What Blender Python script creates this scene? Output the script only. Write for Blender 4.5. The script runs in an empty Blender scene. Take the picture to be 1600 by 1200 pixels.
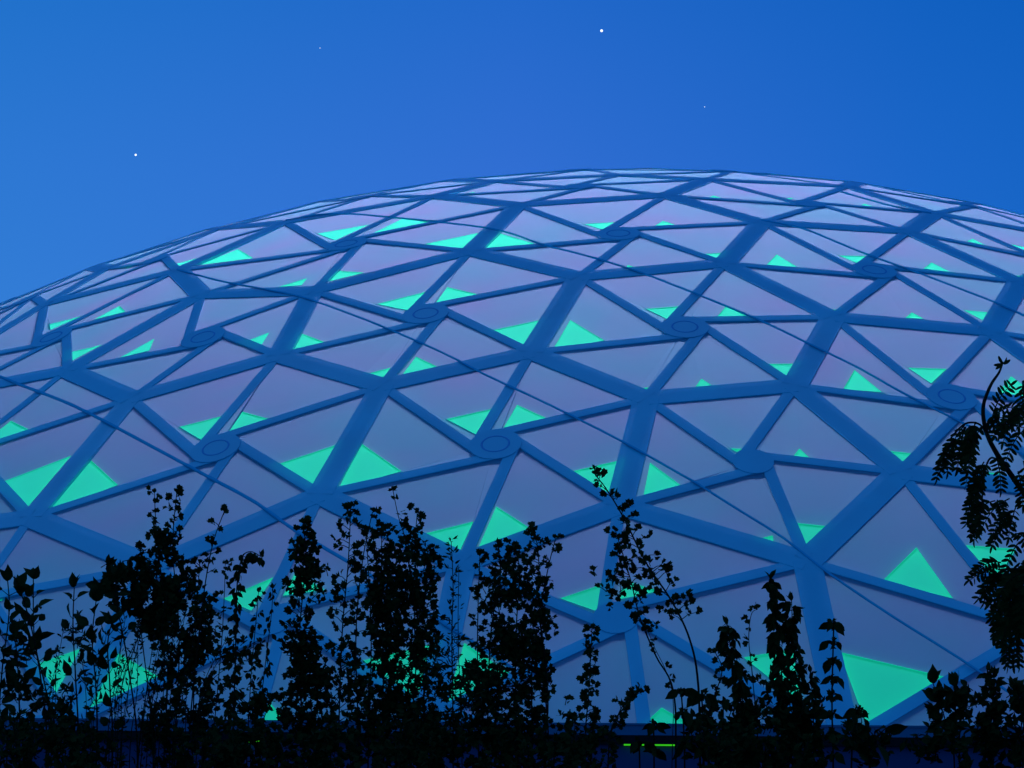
import bpy, math, random
from mathutils import Vector, Matrix, Quaternion
DATA = {"A":[[1.0,0.0,-0.00517],[0.0,1.0,-0.10954],[0.0,0.0,1.28507]],
"cen":[4.0713,74.5069,-51.8832],
"pos":[[-0.18925,-0.44297,0.87634],[-0.14893,-0.42262,0.89399],[-0.19649,-0.39623,0.89688],[-0.21379,-0.34756,0.91296],[-0.14012,-0.37144,0.91782],[-0.17268,-0.29827,0.93873],[-0.10572,-0.29978,0.94813],[-0.06848,-0.34395,0.93649],[-0.08781,-0.40614,0.90958],[-0.10342,-0.46167,0.881],[-0.15713,-0.47322,0.86682],[-0.11685,-0.50718,0.85388],[-0.06416,-0.49813,0.86472],[-0.04535,-0.44264,0.89555],[-0.02823,-0.39807,0.91692],[-0.04136,-0.30977,0.94991],[-0.00479,-0.33661,0.94163],[0.01733,-0.29007,0.95685],[0.03179,-0.37997,0.92445],[0.05691,-0.34088,0.93838],[0.01145,-0.4318,0.90189],[-0.00825,-0.48593,0.87396],[-0.02486,-0.52922,0.84812],[-0.07648,-0.54732,0.83342],[0.04743,-0.47429,0.87909],[0.02713,-0.52127,0.85296],[0.00831,-0.56055,0.82808],[0.07013,-0.42878,0.90068],[0.09336,-0.37222,0.92344],[0.11326,-0.32685,0.93826],[0.08327,-0.2745,0.95798],[0.12936,-0.41723,0.89955],[0.10602,-0.47047,0.87602],[0.08178,-0.5197,0.85043],[0.05649,-0.56124,0.82572],[0.02056,-0.59975,0.79993],[-0.03647,-0.57849,0.81488],[-0.03954,-0.61815,0.78507],[0.02413,-0.65384,0.75625],[0.08668,-0.61178,0.78626],[-0.08634,-0.59497,0.7991],[-0.13402,-0.55781,0.81908],[-0.17314,-0.52308,0.83451],[-0.21058,-0.47616,0.85378],[-0.18728,-0.57088,0.79939],[-0.23501,-0.5296,0.81504],[-0.14451,-0.60273,0.78475],[-0.24255,-0.43439,0.86745],[-0.25813,-0.39001,0.88389],[-0.27458,-0.32521,0.9049],[-0.29184,-0.41092,0.8637],[-0.30552,-0.36577,0.87913],[-0.27221,-0.47601,0.83625],[-0.24414,-0.56271,0.78978],[-0.20387,-0.61763,0.75959],[-0.09433,-0.64117,0.76158],[-0.22982,-0.30577,0.92395],[-0.25637,-0.28143,0.9247],[-0.29139,-0.28655,0.91268],[-0.07955,-0.269,0.95985],[-0.02166,-0.27343,0.96165],[0.13751,-0.51296,0.84733],[0.10881,-0.55972,0.82151],[-0.03135,-0.66425,0.74685],[0.14763,-0.37505,0.91517],[-0.28311,-0.51085,0.81172],[-0.33876,-0.31001,0.88833],[-0.34319,-0.40752,0.84625],[-0.14216,-0.25567,0.95626],[0.16962,-0.54963,0.81801],[-0.30283,-0.55138,0.77735],[-0.20796,-0.25031,0.94557],[0.16221,-0.46207,0.87188],[-0.26788,-0.59912,0.75452],[0.00658,-0.69776,0.7163],[0.18692,-0.41261,0.89152],[0.13708,-0.27232,0.95239],[-0.09291,-0.67946,0.72781],[-0.31811,-0.45791,0.83014],[-0.03875,-0.22402,0.97381],[0.17055,-0.31917,0.93222],[0.02955,-0.23547,0.97143],[0.08008,-0.65421,0.75206],[-0.14834,-0.64896,0.74622],[0.14607,-0.59562,0.78988],[-0.27144,-0.22995,0.93458],[-0.32874,-0.24936,0.91091],[-0.3648,-0.35743,0.85975],[0.19554,-0.50135,0.84286],[-0.33835,-0.50206,0.7959],[-0.24872,-0.64419,0.72329],[-0.0482,-0.70772,0.70485],[0.0613,-0.69236,0.71895],[0.20655,-0.36072,0.90951],[0.09571,-0.22548,0.96953],[-0.10181,-0.21526,0.97123],[0.13344,-0.64058,0.75621],[-0.19615,-0.66587,0.71982],[-0.3703,-0.45134,0.81189],[-0.16534,-0.20639,0.9644],[-0.32761,-0.58627,0.74092],[-0.22439,-0.19395,0.95501],[0.22068,-0.45205,0.86426],[0.19352,-0.26368,0.945],[-0.00127,-0.18248,0.98321],[0.20517,-0.58275,0.78633],[-0.14609,-0.69339,0.7056],[-0.37799,-0.26257,0.8878],[-0.39477,-0.30913,0.86522],[-0.39653,-0.40004,0.82627],[0.22874,-0.53752,0.81163],[-0.36071,-0.54133,0.7595],[-0.30309,-0.62836,0.71645],[-0.00989,-0.73803,0.67469],[0.04405,-0.7313,0.68063],[0.24377,-0.40039,0.88332],[0.15591,-0.21815,0.96338],[-0.10035,-0.7199,0.68679],[-0.06331,-0.17097,0.98324],[0.22809,-0.30722,0.9239],[0.11902,-0.68396,0.71975],[0.05832,-0.18276,0.98143],[0.18821,-0.62625,0.75656],[-0.32219,-0.19575,0.92621],[-0.27695,-0.17112,0.94552],[-0.23984,-0.68714,0.68579],[0.25407,-0.48985,0.83396],[-0.19219,-0.71014,0.67732],[-0.12507,-0.16236,0.97877],[-0.39367,-0.49267,0.77608],[-0.18365,-0.15227,0.97113],[-0.3739,-0.20766,0.90392],[-0.42179,-0.34978,0.83651],[-0.29165,-0.67012,0.68256],[-0.06217,-0.74956,0.65901],[0.10056,-0.72369,0.68276],[0.26412,-0.34745,0.89973],[0.11836,-0.17262,0.97785],[0.1748,-0.67,0.72149],[-0.42356,-0.44158,0.79095],[-0.38243,-0.57988,0.71937],[-0.35874,-0.61727,0.7002],[-0.23735,-0.1339,0.96215],[0.27798,-0.43941,0.8542],[0.25124,-0.25351,0.93414],[0.21412,-0.20878,0.95423],[0.02914,-0.13187,0.99084],[-0.02305,-0.12786,0.99152],[0.24542,-0.611,0.75262],[0.26289,-0.5719,0.77706],[-0.14637,-0.73711,0.65973],[-0.43189,-0.26266,0.86283],[0.28609,-0.52709,0.80021],[0.0253,-0.76918,0.63853],[-0.08808,-0.11709,0.98921],[-0.32512,-0.13728,0.93566],[-0.23732,-0.7282,0.64296],[-0.14774,-0.10705,0.98322],[-0.41525,-0.53255,0.73753]],
"cls":"100010000100001100010101001100000100010100100010100011001010000010011100101011010100000101100000010011000001000000010001101100101000001101010000011101100100101","F":[[4,7,6],[22,36,26],[22,26,25],[49,58,51],[48,51,50],[11,42,41],[3,49,48],[27,31,28],[15,16,17],[4,6,5],[33,62,61],[1,10,9],[18,20,27],[33,34,62],[37,40,55],[2,48,47],[36,40,37],[45,65,53],[49,56,57],[27,32,31],[42,43,45],[7,8,14],[3,4,5],[21,22,25],[8,9,13],[41,44,46],[44,53,54],[32,33,61],[23,41,40],[47,48,50],[37,63,38],[1,2,0],[44,45,53],[26,35,34],[24,32,27],[35,36,37],[28,31,64],[12,21,13],[42,45,44],[12,22,21],[25,34,33],[19,29,30],[22,23,36],[4,8,7],[9,11,12],[16,19,17],[2,4,3],[37,55,63],[2,47,0],[34,35,39],[14,20,18],[47,50,52],[10,43,42],[14,18,16],[7,14,16],[11,41,23],[45,52,65],[8,13,14],[43,0,47],[20,21,24],[48,49,51],[40,41,46],[9,10,11],[15,60,59],[20,24,27],[26,36,35],[25,26,34],[1,4,2],[28,64,29],[23,40,36],[10,42,11],[3,56,49],[13,21,20],[11,23,12],[24,25,33],[18,27,28],[19,28,29],[1,8,4],[2,3,48],[21,25,24],[7,16,15],[3,5,56],[15,17,60],[13,20,14],[35,38,39],[43,47,52],[41,42,44],[35,37,38],[9,12,13],[1,0,10],[17,19,30],[18,28,19],[44,54,46],[43,52,45],[34,39,62],[1,9,8],[10,0,43],[16,18,19],[6,15,59],[49,57,58],[24,33,32],[6,7,15],[40,46,55],[12,23,22],[58,66,51],[51,67,50],[6,68,5],[62,69,61],[65,70,53],[56,71,57],[32,72,31],[53,73,54],[61,72,32],[63,74,38],[31,75,64],[29,76,30],[55,77,63],[50,78,52],[52,78,65],[60,79,59],[64,80,29],[5,71,56],[17,81,60],[38,82,39],[30,81,17],[54,83,46],[39,84,62],[59,68,6],[57,85,58],[46,83,55],[67,78,50],[68,71,5],[70,73,53],[71,85,57],[72,75,31],[80,76,29],[81,79,60],[84,69,62],[83,77,55],[58,86,66],[66,87,51],[51,87,67],[69,88,61],[65,89,70],[73,90,54],[61,88,72],[63,91,74],[74,92,38],[75,93,64],[76,94,30],[77,91,63],[78,89,65],[79,95,59],[64,93,80],[38,92,82],[82,96,39],[30,94,81],[54,97,83],[39,96,84],[59,95,68],[85,86,58],[67,98,78],[68,99,71],[70,100,73],[71,101,85],[72,102,75],[80,103,76],[81,104,79],[84,105,69],[83,106,77],[90,97,54],[88,102,72],[97,106,83],[95,99,68],[98,89,78],[99,101,71],[86,107,66],[66,108,87],[87,109,67],[69,110,88],[89,111,70],[73,112,90],[91,113,74],[74,114,92],[75,115,93],[76,116,94],[77,117,91],[79,118,95],[93,119,80],[92,120,82],[82,120,96],[94,121,81],[96,122,84],[85,123,86],[67,109,98],[70,111,100],[100,112,73],[101,124,85],[102,115,75],[80,119,103],[103,116,76],[81,121,104],[104,118,79],[84,122,105],[105,110,69],[106,117,77],[90,125,97],[88,126,102],[97,127,106],[95,128,99],[98,129,89],[99,130,101],[107,108,66],[110,126,88],[113,114,74],[118,128,95],[124,123,85],[125,127,97],[128,130,99],[129,111,89],[86,131,107],[108,132,87],[87,132,109],[112,133,90],[91,134,113],[114,135,92],[115,136,93],[116,137,94],[117,134,91],[93,136,119],[92,135,120],[120,138,96],[94,137,121],[96,138,122],[123,131,86],[109,139,98],[111,140,100],[100,141,112],[101,142,124],[102,143,115],[119,144,103],[103,145,116],[121,146,104],[104,147,118],[122,148,105],[105,149,110],[106,150,117],[90,133,125],[126,143,102],[127,150,106],[98,139,129],[130,142,101],[107,151,108],[110,152,126],[113,153,114],[118,154,128],[124,155,123],[125,156,127],[128,157,130],[129,158,111]],
"win":{"95":[[0.437,0.557,0.006],[0.117,0.566,0.317],[0.149,0.847,0.004]],
"24":[[0.159,0.835,0.006],[0.429,0.561,0.01],[0.151,0.553,0.296]],
"89":[[0.045,0.548,0.407],[0.294,0.268,0.438],[0.026,0.279,0.694]],
"11":[[0.016,0.928,0.057],[0.329,0.615,0.056],[0.005,0.67,0.325]],
"62":[[0.079,0.211,0.709],[0.247,0.029,0.725],[0.087,0.044,0.869]],
"44":[[0.111,0.795,0.094],[0.356,0.524,0.12],[0.098,0.546,0.356]],
"77":[[0.81,0.008,0.182],[0.541,0.045,0.414],[0.545,0.281,0.174]],
"67":[[0.505,0.143,0.352],[0.542,0.305,0.152],[0.682,0.16,0.159]],
"52":[[0.004,0.427,0.569],[0.316,0.088,0.596],[0.004,0.158,0.838]],
"70":[[0.179,0.817,0.004],[0.391,0.605,0.005],[0.128,0.592,0.28]],
"88":[[0.433,0.493,0.074],[0.074,0.522,0.404],[0.081,0.86,0.059]],
"37":[[0.818,0.134,0.048],[0.481,0.129,0.39],[0.515,0.481,0.005]],
"73":[[0.429,0.567,0.004],[0.097,0.572,0.332],[0.164,0.833,0.004]],
"103":[[0.175,0.82,0.006],[0.41,0.548,0.042],[0.134,0.555,0.31]],
"42":[[0.082,0.419,0.499],[0.415,0.038,0.546],[0.066,0.044,0.89]],
"1":[[0.026,0.805,0.169],[0.336,0.505,0.159],[0.005,0.532,0.462]],
"39":[[0.094,0.814,0.091],[0.034,0.817,0.149],[0.041,0.871,0.088]],
"23":[[0.071,0.64,0.289],[0.233,0.457,0.311],[0.065,0.47,0.465]],
"79":[[0.323,0.625,0.052],[0.046,0.661,0.293],[0.072,0.898,0.03]],
"2":[[0.218,0.778,0.004],[0.13,0.8,0.07],[0.156,0.84,0.004]],
"66":[[0.1,0.663,0.237],[0.218,0.528,0.254],[0.092,0.532,0.376]],
"5":[[0.051,0.5,0.449],[0.445,0.064,0.491],[0.004,0.071,0.925]],
"55":[[0.004,0.898,0.098],[0.433,0.494,0.073],[0.004,0.534,0.462]],
"28":[[0.041,0.335,0.624],[0.346,0.007,0.647],[0.061,0.043,0.896]],
"69":[[0.087,0.836,0.076],[0.416,0.457,0.126],[0.065,0.493,0.442]],
"25":[[0.004,0.401,0.595],[0.29,0.111,0.599],[0.004,0.174,0.822]],
"61":[[0.004,0.193,0.803],[0.026,0.365,0.608],[0.237,0.138,0.625]],
"93":[[0.004,0.543,0.454],[0.46,0.112,0.427],[0.006,0.111,0.883]],
"20":[[0.073,0.02,0.907],[0.059,0.454,0.487],[0.468,0.004,0.528]],
"85":[[0.004,0.012,0.984],[0.027,0.407,0.567],[0.402,0.036,0.562]],
"15":[[0.004,0.209,0.787],[0.039,0.459,0.502],[0.27,0.176,0.555]],
"48":[[0.028,0.621,0.351],[0.274,0.364,0.362],[0.014,0.399,0.586]],
"6":[[0.004,0.242,0.754],[0.004,0.405,0.591],[0.24,0.166,0.594]],
"78":[[0.086,0.227,0.688],[0.084,0.427,0.49],[0.326,0.192,0.482]],
"18":[[0.042,0.354,0.604],[0.107,0.573,0.32],[0.004,0.743,0.253]],
"81":[[0.507,0.007,0.486],[0.711,0.015,0.274],[0.551,0.271,0.178]],
"22":[[0.841,0.057,0.103],[0.502,0.088,0.41],[0.527,0.414,0.059]],
"9":[[0.506,0.004,0.491],[0.509,0.347,0.144],[0.804,0.004,0.192]],
"0":[[0.744,0.037,0.219],[0.443,0.065,0.492],[0.447,0.403,0.151]],
"43":[[0.425,0.47,0.105],[0.066,0.506,0.428],[0.068,0.862,0.07]],
"21":[[0.062,0.866,0.072],[0.386,0.552,0.062],[0.019,0.543,0.437]],
"54":[[0.352,0.644,0.004],[0.115,0.644,0.24],[0.15,0.846,0.004]],
"53":[[0.658,0.186,0.156],[0.488,0.209,0.303],[0.492,0.384,0.123]],
"45":[[0.679,0.266,0.054],[0.511,0.273,0.216],[0.534,0.407,0.059]],
"90":[[0.259,0.738,0.004],[0.191,0.693,0.116],[0.197,0.799,0.004]],
"50":[[0.269,0.67,0.061],[0.053,0.699,0.248],[0.059,0.906,0.035]],
"12":[[0.019,0.712,0.27],[0.289,0.432,0.279],[0.004,0.497,0.499]],
"83":[[0.621,0.276,0.102],[0.506,0.274,0.219],[0.519,0.413,0.068]],
"72":[[0.369,0.627,0.004],[0.108,0.64,0.252],[0.152,0.844,0.004]],
"59":[[0.104,0.728,0.167],[0.314,0.491,0.195],[0.073,0.48,0.447]],
"75":[[0.318,0.678,0.004],[0.119,0.653,0.228],[0.148,0.848,0.004]],
"7":[[0.615,0.292,0.093],[0.353,0.324,0.323],[0.374,0.567,0.058]],
"68":[[0.456,0.432,0.112],[0.286,0.446,0.268],[0.354,0.636,0.009]],
"120":[[0.663,0.06,0.276],[0.692,0.212,0.096],[0.887,0.005,0.108]],
"36":[[0.121,0.781,0.098],[0.004,0.737,0.259],[0.004,0.87,0.126]],
"19":[[0.251,0.615,0.134],[0.072,0.623,0.305],[0.077,0.792,0.131]],
"34":[[0.438,0.427,0.136],[0.306,0.439,0.255],[0.304,0.542,0.154]],
"41":[[0.455,0.352,0.193],[0.366,0.365,0.27],[0.37,0.449,0.18]],
"64":[[0.084,0.824,0.092],[0.004,0.816,0.18],[0.004,0.877,0.119]],
"74":[[0.007,0.688,0.305],[0.29,0.397,0.313],[0.004,0.429,0.567]],
"100":[[0.365,0.631,0.004],[0.129,0.599,0.272],[0.169,0.827,0.004]],
"27":[[0.152,0.583,0.265],[0.393,0.316,0.291],[0.133,0.324,0.544]],
"40":[[0.198,0.73,0.073],[0.007,0.746,0.248],[0.016,0.911,0.074]],
"13":[[0.124,0.421,0.455],[0.142,0.272,0.586],[0.06,0.395,0.545]],
"33":[[0.361,0.601,0.038],[0.081,0.615,0.304],[0.091,0.87,0.04]],
"65":[[0.069,0.273,0.658],[0.201,0.12,0.679],[0.067,0.151,0.782]],
"49":[[0.004,0.657,0.338],[0.369,0.288,0.342],[0.006,0.334,0.661]],
"94":[[0.484,0.512,0.004],[0.18,0.495,0.325],[0.231,0.765,0.004]],
"84":[[0.446,0.491,0.063],[0.004,0.477,0.519],[0.007,0.882,0.112]],
"87":[[0.188,0.403,0.409],[0.399,0.157,0.444],[0.101,0.168,0.731]],
"16":[[0.004,0.359,0.637],[0.324,0.017,0.66],[0.004,0.065,0.931]],
"35":[[0.005,0.165,0.83],[0.048,0.304,0.648],[0.224,0.136,0.64]],
"30":[[0.333,0.663,0.004],[0.417,0.451,0.132],[0.255,0.455,0.29]],
"26":[[0.004,0.458,0.539],[0.331,0.177,0.491],[0.004,0.179,0.817]],
"92":[[0.021,0.974,0.005],[0.458,0.529,0.013],[0.004,0.555,0.441]],
"129":[[0.364,0.632,0.004],[0.458,0.47,0.072],[0.275,0.515,0.21]],
"102":[[0.006,0.521,0.472],[0.475,0.006,0.519],[0.004,0.115,0.881]],
"14":[[0.078,0.024,0.897],[0.111,0.398,0.49],[0.425,0.004,0.572]],
"32":[[0.036,0.04,0.924],[0.137,0.097,0.766],[0.126,0.004,0.871]],
"98":[[0.747,0.135,0.118],[0.581,0.152,0.267],[0.64,0.294,0.066]],
"106":[[0.823,0.173,0.004],[0.843,0.154,0.004],[0.984,0.006,0.01]]},"cab":[[[-0.21379,-0.34756,0.91296],[-0.20539,-0.36216,0.9092],[-0.18859,-0.38792,0.90219],[-0.17203,-0.40711,0.89703],[-0.15632,-0.42378,0.89218],[-0.14597,-0.43581,0.88813],[-0.12896,-0.45595,0.88061],[-0.11556,-0.47124,0.8744],[-0.09639,-0.49205,0.86522],[-0.08,-0.51014,0.85637],[-0.05781,-0.53056,0.84568],[-0.03366,-0.55137,0.83358],[-0.01668,-0.56598,0.82425],[-0.01084,-0.57074,0.82106],[0.00055,-0.58068,0.81413],[0.01443,-0.59189,0.80589],[0.02582,-0.60306,0.79728],[0.04317,-0.61631,0.78632],[0.06189,-0.62805,0.77571],[0.07499,-0.63659,0.76754],[0.08785,-0.64441,0.75962]],[[-0.28932,-0.38873,0.87475],[-0.26076,-0.43286,0.86292],[-0.23799,-0.46208,0.85431],[-0.21922,-0.48576,0.84615],[-0.19339,-0.51632,0.83427],[-0.17245,-0.53864,0.8247],[-0.15529,-0.55553,0.81687],[-0.14055,-0.57158,0.80842],[-0.11998,-0.58997,0.79846],[-0.10211,-0.60571,0.78911],[-0.08607,-0.61894,0.78071],[-0.07067,-0.63104,0.77253]],[[-0.17312,-0.29397,0.94001],[-0.15741,-0.29907,0.94116],[-0.14188,-0.31525,0.93834],[-0.12452,-0.33752,0.93305],[-0.1036,-0.35909,0.92753],[-0.0831,-0.37749,0.92228],[-0.07118,-0.3905,0.91785],[-0.05964,-0.40646,0.91172],[-0.04591,-0.4193,0.90668],[-0.03377,-0.43032,0.90205],[-0.02149,-0.44191,0.8968],[-0.00823,-0.45499,0.89046],[0.00773,-0.46995,0.88266],[0.02234,-0.48296,0.87536],[0.03517,-0.49499,0.86819],[0.05093,-0.50842,0.8596],[0.06541,-0.52179,0.85056],[0.08659,-0.53645,0.83948],[0.10059,-0.54591,0.83178],[0.11157,-0.55306,0.82564]],[[0.03202,-0.37803,0.92524],[0.0474,-0.38571,0.9214],[0.05914,-0.40031,0.91447],[0.07048,-0.41293,0.90803],[0.08883,-0.42741,0.89968],[0.10181,-0.43705,0.89366],[0.11339,-0.44482,0.88841],[0.12688,-0.45563,0.88108],[0.14108,-0.46564,0.87366]],[[0.07593,-0.30203,0.95027],[0.08566,-0.31628,0.94479],[0.0965,-0.32695,0.9401],[0.11129,-0.32987,0.93744]]],
"area":[11696,32214,26307,3780,7671,34694,11294,14782,4284,11776,26898,19654,15613,31336,61369,13659,42509,18236,2865,18306,36797,14607,12830,24551,19459,43464,57729,23438,46908,9876,82290,11736,32043,34535,19292,51796,9528,25395,42449,24299,30105,6150,36624,14792,22560,6469,11589,84274,14305,61707,13291,18815,26784,12108,12690,39014,16532,13829,14428,22207,8710,51611,21340,2898,17785,38400,28409,12468,7434,41076,28096,5321,21397,30639,27295,14635,6090,14722,11475,23864,5244,5440,2907,13927,93398,21059,37499,89984,23970,13457,6562,7661,57339,34532,50656,19669,14346,7499,3795,2315,26554,5099,66285,29951,2760,1998,4278,6782,12662,2279,13213,42272,14818,23077,5765,3861,46087,4663,3081,2224,7387,4030,1992,69720,3180,73556,17225,2482,1386,70865,1599,2883,9313,1905,6606,4490,1708,6933,39216,4410,2063,766,0,0,17836,0,8103,28682,3402,1532,6603,0,1515,3715,19470,16215,1560,33730,19508,2142,1638,0,1627,0,801,0,3035,559,0,8371,22709,0,6861,815,0,476,1289,0,0,0,0,0,0,0,0,925,0,65,946,7013,5738,292,0,333,0,0,0,535,0,1915,1113,309,564,0,0,0,0,0,0,316,0,864,0,0,0,867,629,0,1184,0,1472,0,0,0,0,0,0,559,0,0,0,0,873,0,2273,0,0,0,0,0,27,407,0,0,0,0,0,0,0,0,0,0,0,0,0,0,0,0,0,0],
"wd":{"95":0.03,"24":0.04,"89":0.04,"11":0.04,"62":0.04,"44":0.04,"77":0.04,"67":0.04,"52":0.03,"70":0.04,"88":0.04,"37":0.04,"73":0.03,"103":0.04,"42":0.04,"1":0.04,"39":0.04,"23":0.04,"79":0.04,"2":0.03,"66":0.04,"5":0.04,"55":0.03,"28":0.04,"69":0.04,"25":0.04,"61":0.04,"93":0.04,"20":0.04,"85":0.03,"15":0.04,"48":0.04,"6":0.03,"78":0.04,"18":0.03,"81":0.04,"22":0.04,"9":0.03,"0":0.04,"43":0.04,"21":0.04,"54":0.03,"53":0.04,"45":0.04,"90":0.03,"50":0.04,"12":0.04,"83":0.04,"72":0.03,"59":0.04,"75":0.03,"7":0.04,"68":0.04,"120":0.04,"36":0.04,"19":0.04,"34":0.04,"41":0.04,"64":0.04,"74":0.04,"100":0.03,"27":0.04,"40":0.04,"13":0.04,"33":0.04,"65":0.04,"49":0.04,"94":0.03,"84":0.04,"87":0.04,"16":0.03,"35":0.04,"30":0.03,"26":0.03,"92":0.03,"129":0.03,"102":0.03,"14":0.03,"32":0.03,"98":0.04,"106":0.03}}
random.seed(11)
sc = bpy.context.scene
col = sc.collection
V = Vector
R0 = 54.0
CAM = V((0, 0, 1.6))
F, PITCH, ROLL = 3500.0, math.radians(10), 0.0087
cp, sp, cr, sr = math.cos(PITCH), math.sin(PITCH), math.cos(ROLL), math.sin(ROLL)
RT, UP, FW = V((cr, -sp*sr, cp*sr)), V((-sr, -sp*cr, cp*cr)), V((0, cp, sp))

def at(px, py, d):
    """point seen at photo pixel (px, py), d metres ahead of the lens"""
    r = FW + RT*((px-800)/F) - UP*((py-600)/F)
    return CAM + r*(d/r.y)

def see(p):
    q = p-CAM; z = q.dot(FW)
    return 800+F*q.dot(RT)/z, 600-F*q.dot(UP)/z

# ------------------------------------------------------------------ materials
def mat(name):
    m = bpy.data.materials.new(name); m.use_nodes = True
    nt = m.node_tree
    return m, nt, nt.nodes['Principled BSDF']

def noise(nt, scale, detail=3.0, coord='Object'):
    tc = nt.nodes.new('ShaderNodeTexCoord'); n = nt.nodes.new('ShaderNodeTexNoise')
    n.inputs['Scale'].default_value = scale; n.inputs['Detail'].default_value = detail
    nt.links.new(tc.outputs[coord], n.inputs['Vector'])
    return n

def ramp(nt, src, c0, c1, p0=.3, p1=.7):
    r = nt.nodes.new('ShaderNodeValToRGB')
    r.color_ramp.elements[0].position = p0; r.color_ramp.elements[1].position = p1
    r.color_ramp.elements[0].color = (*c0, 1); r.color_ramp.elements[1].color = (*c1, 1)
    nt.links.new(src, r.inputs['Fac'])
    return r

def surf(name, c0, c1, scale, rough, coat=0.0, bump=0.0, spec=.5):
    m, nt, b = mat(name)
    n = noise(nt, scale)
    nt.links.new(ramp(nt, n.outputs['Fac'], c0, c1).outputs['Color'], b.inputs['Base Color'])
    b.inputs['Roughness'].default_value = rough
    b.inputs['Specular IOR Level'].default_value = spec
    b.inputs['Coat Weight'].default_value = coat; b.inputs['Coat Roughness'].default_value = .12
    if bump:
        bp = nt.nodes.new('ShaderNodeBump'); bp.inputs['Strength'].default_value = bump
        nt.links.new(n.outputs['Fac'], bp.inputs['Height']); nt.links.new(bp.outputs['Normal'], b.inputs['Normal'])
    return m

M_STRUT = surf('blue painted steel', (.0005, .50, .68), (.002, .62, .80), .7, .4, .6, 0, .3)
_b = M_STRUT.node_tree.nodes['Principled BSDF']      # sheen put in as a pale haze on the steel at glancing views
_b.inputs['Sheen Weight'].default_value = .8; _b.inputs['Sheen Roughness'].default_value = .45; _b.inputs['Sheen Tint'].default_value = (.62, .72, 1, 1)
_t = M_STRUT.node_tree; _o = _t.nodes['Material Output']
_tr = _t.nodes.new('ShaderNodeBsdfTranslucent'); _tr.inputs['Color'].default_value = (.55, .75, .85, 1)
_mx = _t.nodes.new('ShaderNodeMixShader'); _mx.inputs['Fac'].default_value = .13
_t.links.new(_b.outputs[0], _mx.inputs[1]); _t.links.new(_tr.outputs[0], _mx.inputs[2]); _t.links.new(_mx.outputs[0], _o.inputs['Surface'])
M_BEAM = surf('dark beam steel', (.002, .12, .25), (.003, .15, .28), 1, .6)
M_CABLE = surf('dark blue cable', (.012, .40, .62), (.018, .43, .66), 2, .7, 0, 0, .05)
M_RING = surf('pale node ring', (.01, .27, .55), (.02, .30, .60), 2, .5)
M_PANEL = surf('translucent membrane', (.10, .34, .52), (.15, .35, .54), .35, .5, .3, 0, .25)
_t = M_PANEL.node_tree; _b = _t.nodes['Principled BSDF']; _o = _t.nodes['Material Output']
_tr = _t.nodes.new('ShaderNodeBsdfTranslucent'); _mx = _t.nodes.new('ShaderNodeMixShader')
_n = noise(_t, .45, 2.0); _t.links.new(ramp(_t, _n.outputs['Fac'], (.74, .66, .86), (.48, .80, .86), .3, .7).outputs['Color'], _tr.inputs['Color']); _mx.inputs['Fac'].default_value = .55  # the glow's shift from mauve to teal, put into the tint as mottling
_t.links.new(_b.outputs[0], _mx.inputs[1]); _t.links.new(_tr.outputs[0], _mx.inputs[2]); _t.links.new(_mx.outputs[0], _o.inputs['Surface'])
M_COPING = surf('black coping metal', (.004, .005, .008), (.008, .009, .012), 3, .6, 0, 0, .1)
M_WALL = surf('blue grey wall board', (.008, .045, .13), (.012, .055, .15), .5, .7, 0, .1, .2)
M_LEDGE = surf('teal painted upstand', (.008, .13, .24), (.012, .16, .28), .8, .7, 0, 0, .1)
M_LEAF = surf('dark evergreen leaf', (.010, .020, .004), (.016, .030, .006), 6, .8, 0, 0, .05)
M_BARK = surf('dark bark', (.010, .010, .006), (.016, .014, .008), 20, .9, 0, .3, .05)
M_SOIL = surf('dark planting soil', (.012, .016, .008), (.03, .035, .015), 1.5, .95, 0, .4, .1)
M_DECK = surf('grey roof deck', (.04, .05, .07), (.06, .07, .09), 1, .8)

def glow(name, c0, c1, scale, strength, gloss=True):
    m, nt, b = mat(name)
    n = noise(nt, scale)
    r = ramp(nt, n.outputs['Fac'], c0, c1, .25, .75)
    b.inputs['Base Color'].default_value = (.02, .05, .05, 1)
    b.inputs['Roughness'].default_value = .12 if gloss else .6
    nt.links.new(r.outputs['Color'], b.inputs['Emission Color'])
    b.inputs['Emission Strength'].default_value = strength
    return m
M_WIN = glow('green lit glass', (.0003, .19, .13), (.0008, .27, .17), .16, 1.0)   # lit green room behind clear green panes
_t = M_WIN.node_tree; _b = _t.nodes['Principled BSDF']; _o = _t.nodes['Material Output']
_b.inputs['Base Color'].default_value = (0, .01, .01, 1); _b.inputs['Roughness'].default_value = .25; _b.inputs['Specular IOR Level'].default_value = .3
_tr = _t.nodes.new('ShaderNodeBsdfTranslucent'); _tr.inputs['Color'].default_value = (.10, 1.0, .46, 1)
_ad = _t.nodes.new('ShaderNodeAddShader')
_t.links.new(_b.outputs[0], _ad.inputs[0]); _t.links.new(_tr.outputs[0], _ad.inputs[1]); _t.links.new(_ad.outputs[0], _o.inputs['Surface'])
M_LED = glow('green light strip', (.04, .62, .003), (.05, .70, .004), 3, .8, False)
M_STAR = glow('starlight', (.8, .9, 1), (.9, .95, 1), 1, 1.6, False)

# ------------------------------------------------------------------ helpers
def link(name, verts, faces, m, parent=None, smooth=False):
    me = bpy.data.meshes.new(name); me.from_pydata([tuple(v) for v in verts], [], faces)
    me.materials.append(m); me.update()
    if smooth:
        me.polygons.foreach_set('use_smooth', [True]*len(me.polygons))
    o = bpy.data.objects.new(name, me); col.objects.link(o)
    if parent:
        o.parent = parent; o.matrix_parent_inverse = Matrix.Translation(-parent.location)
    return o

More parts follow.
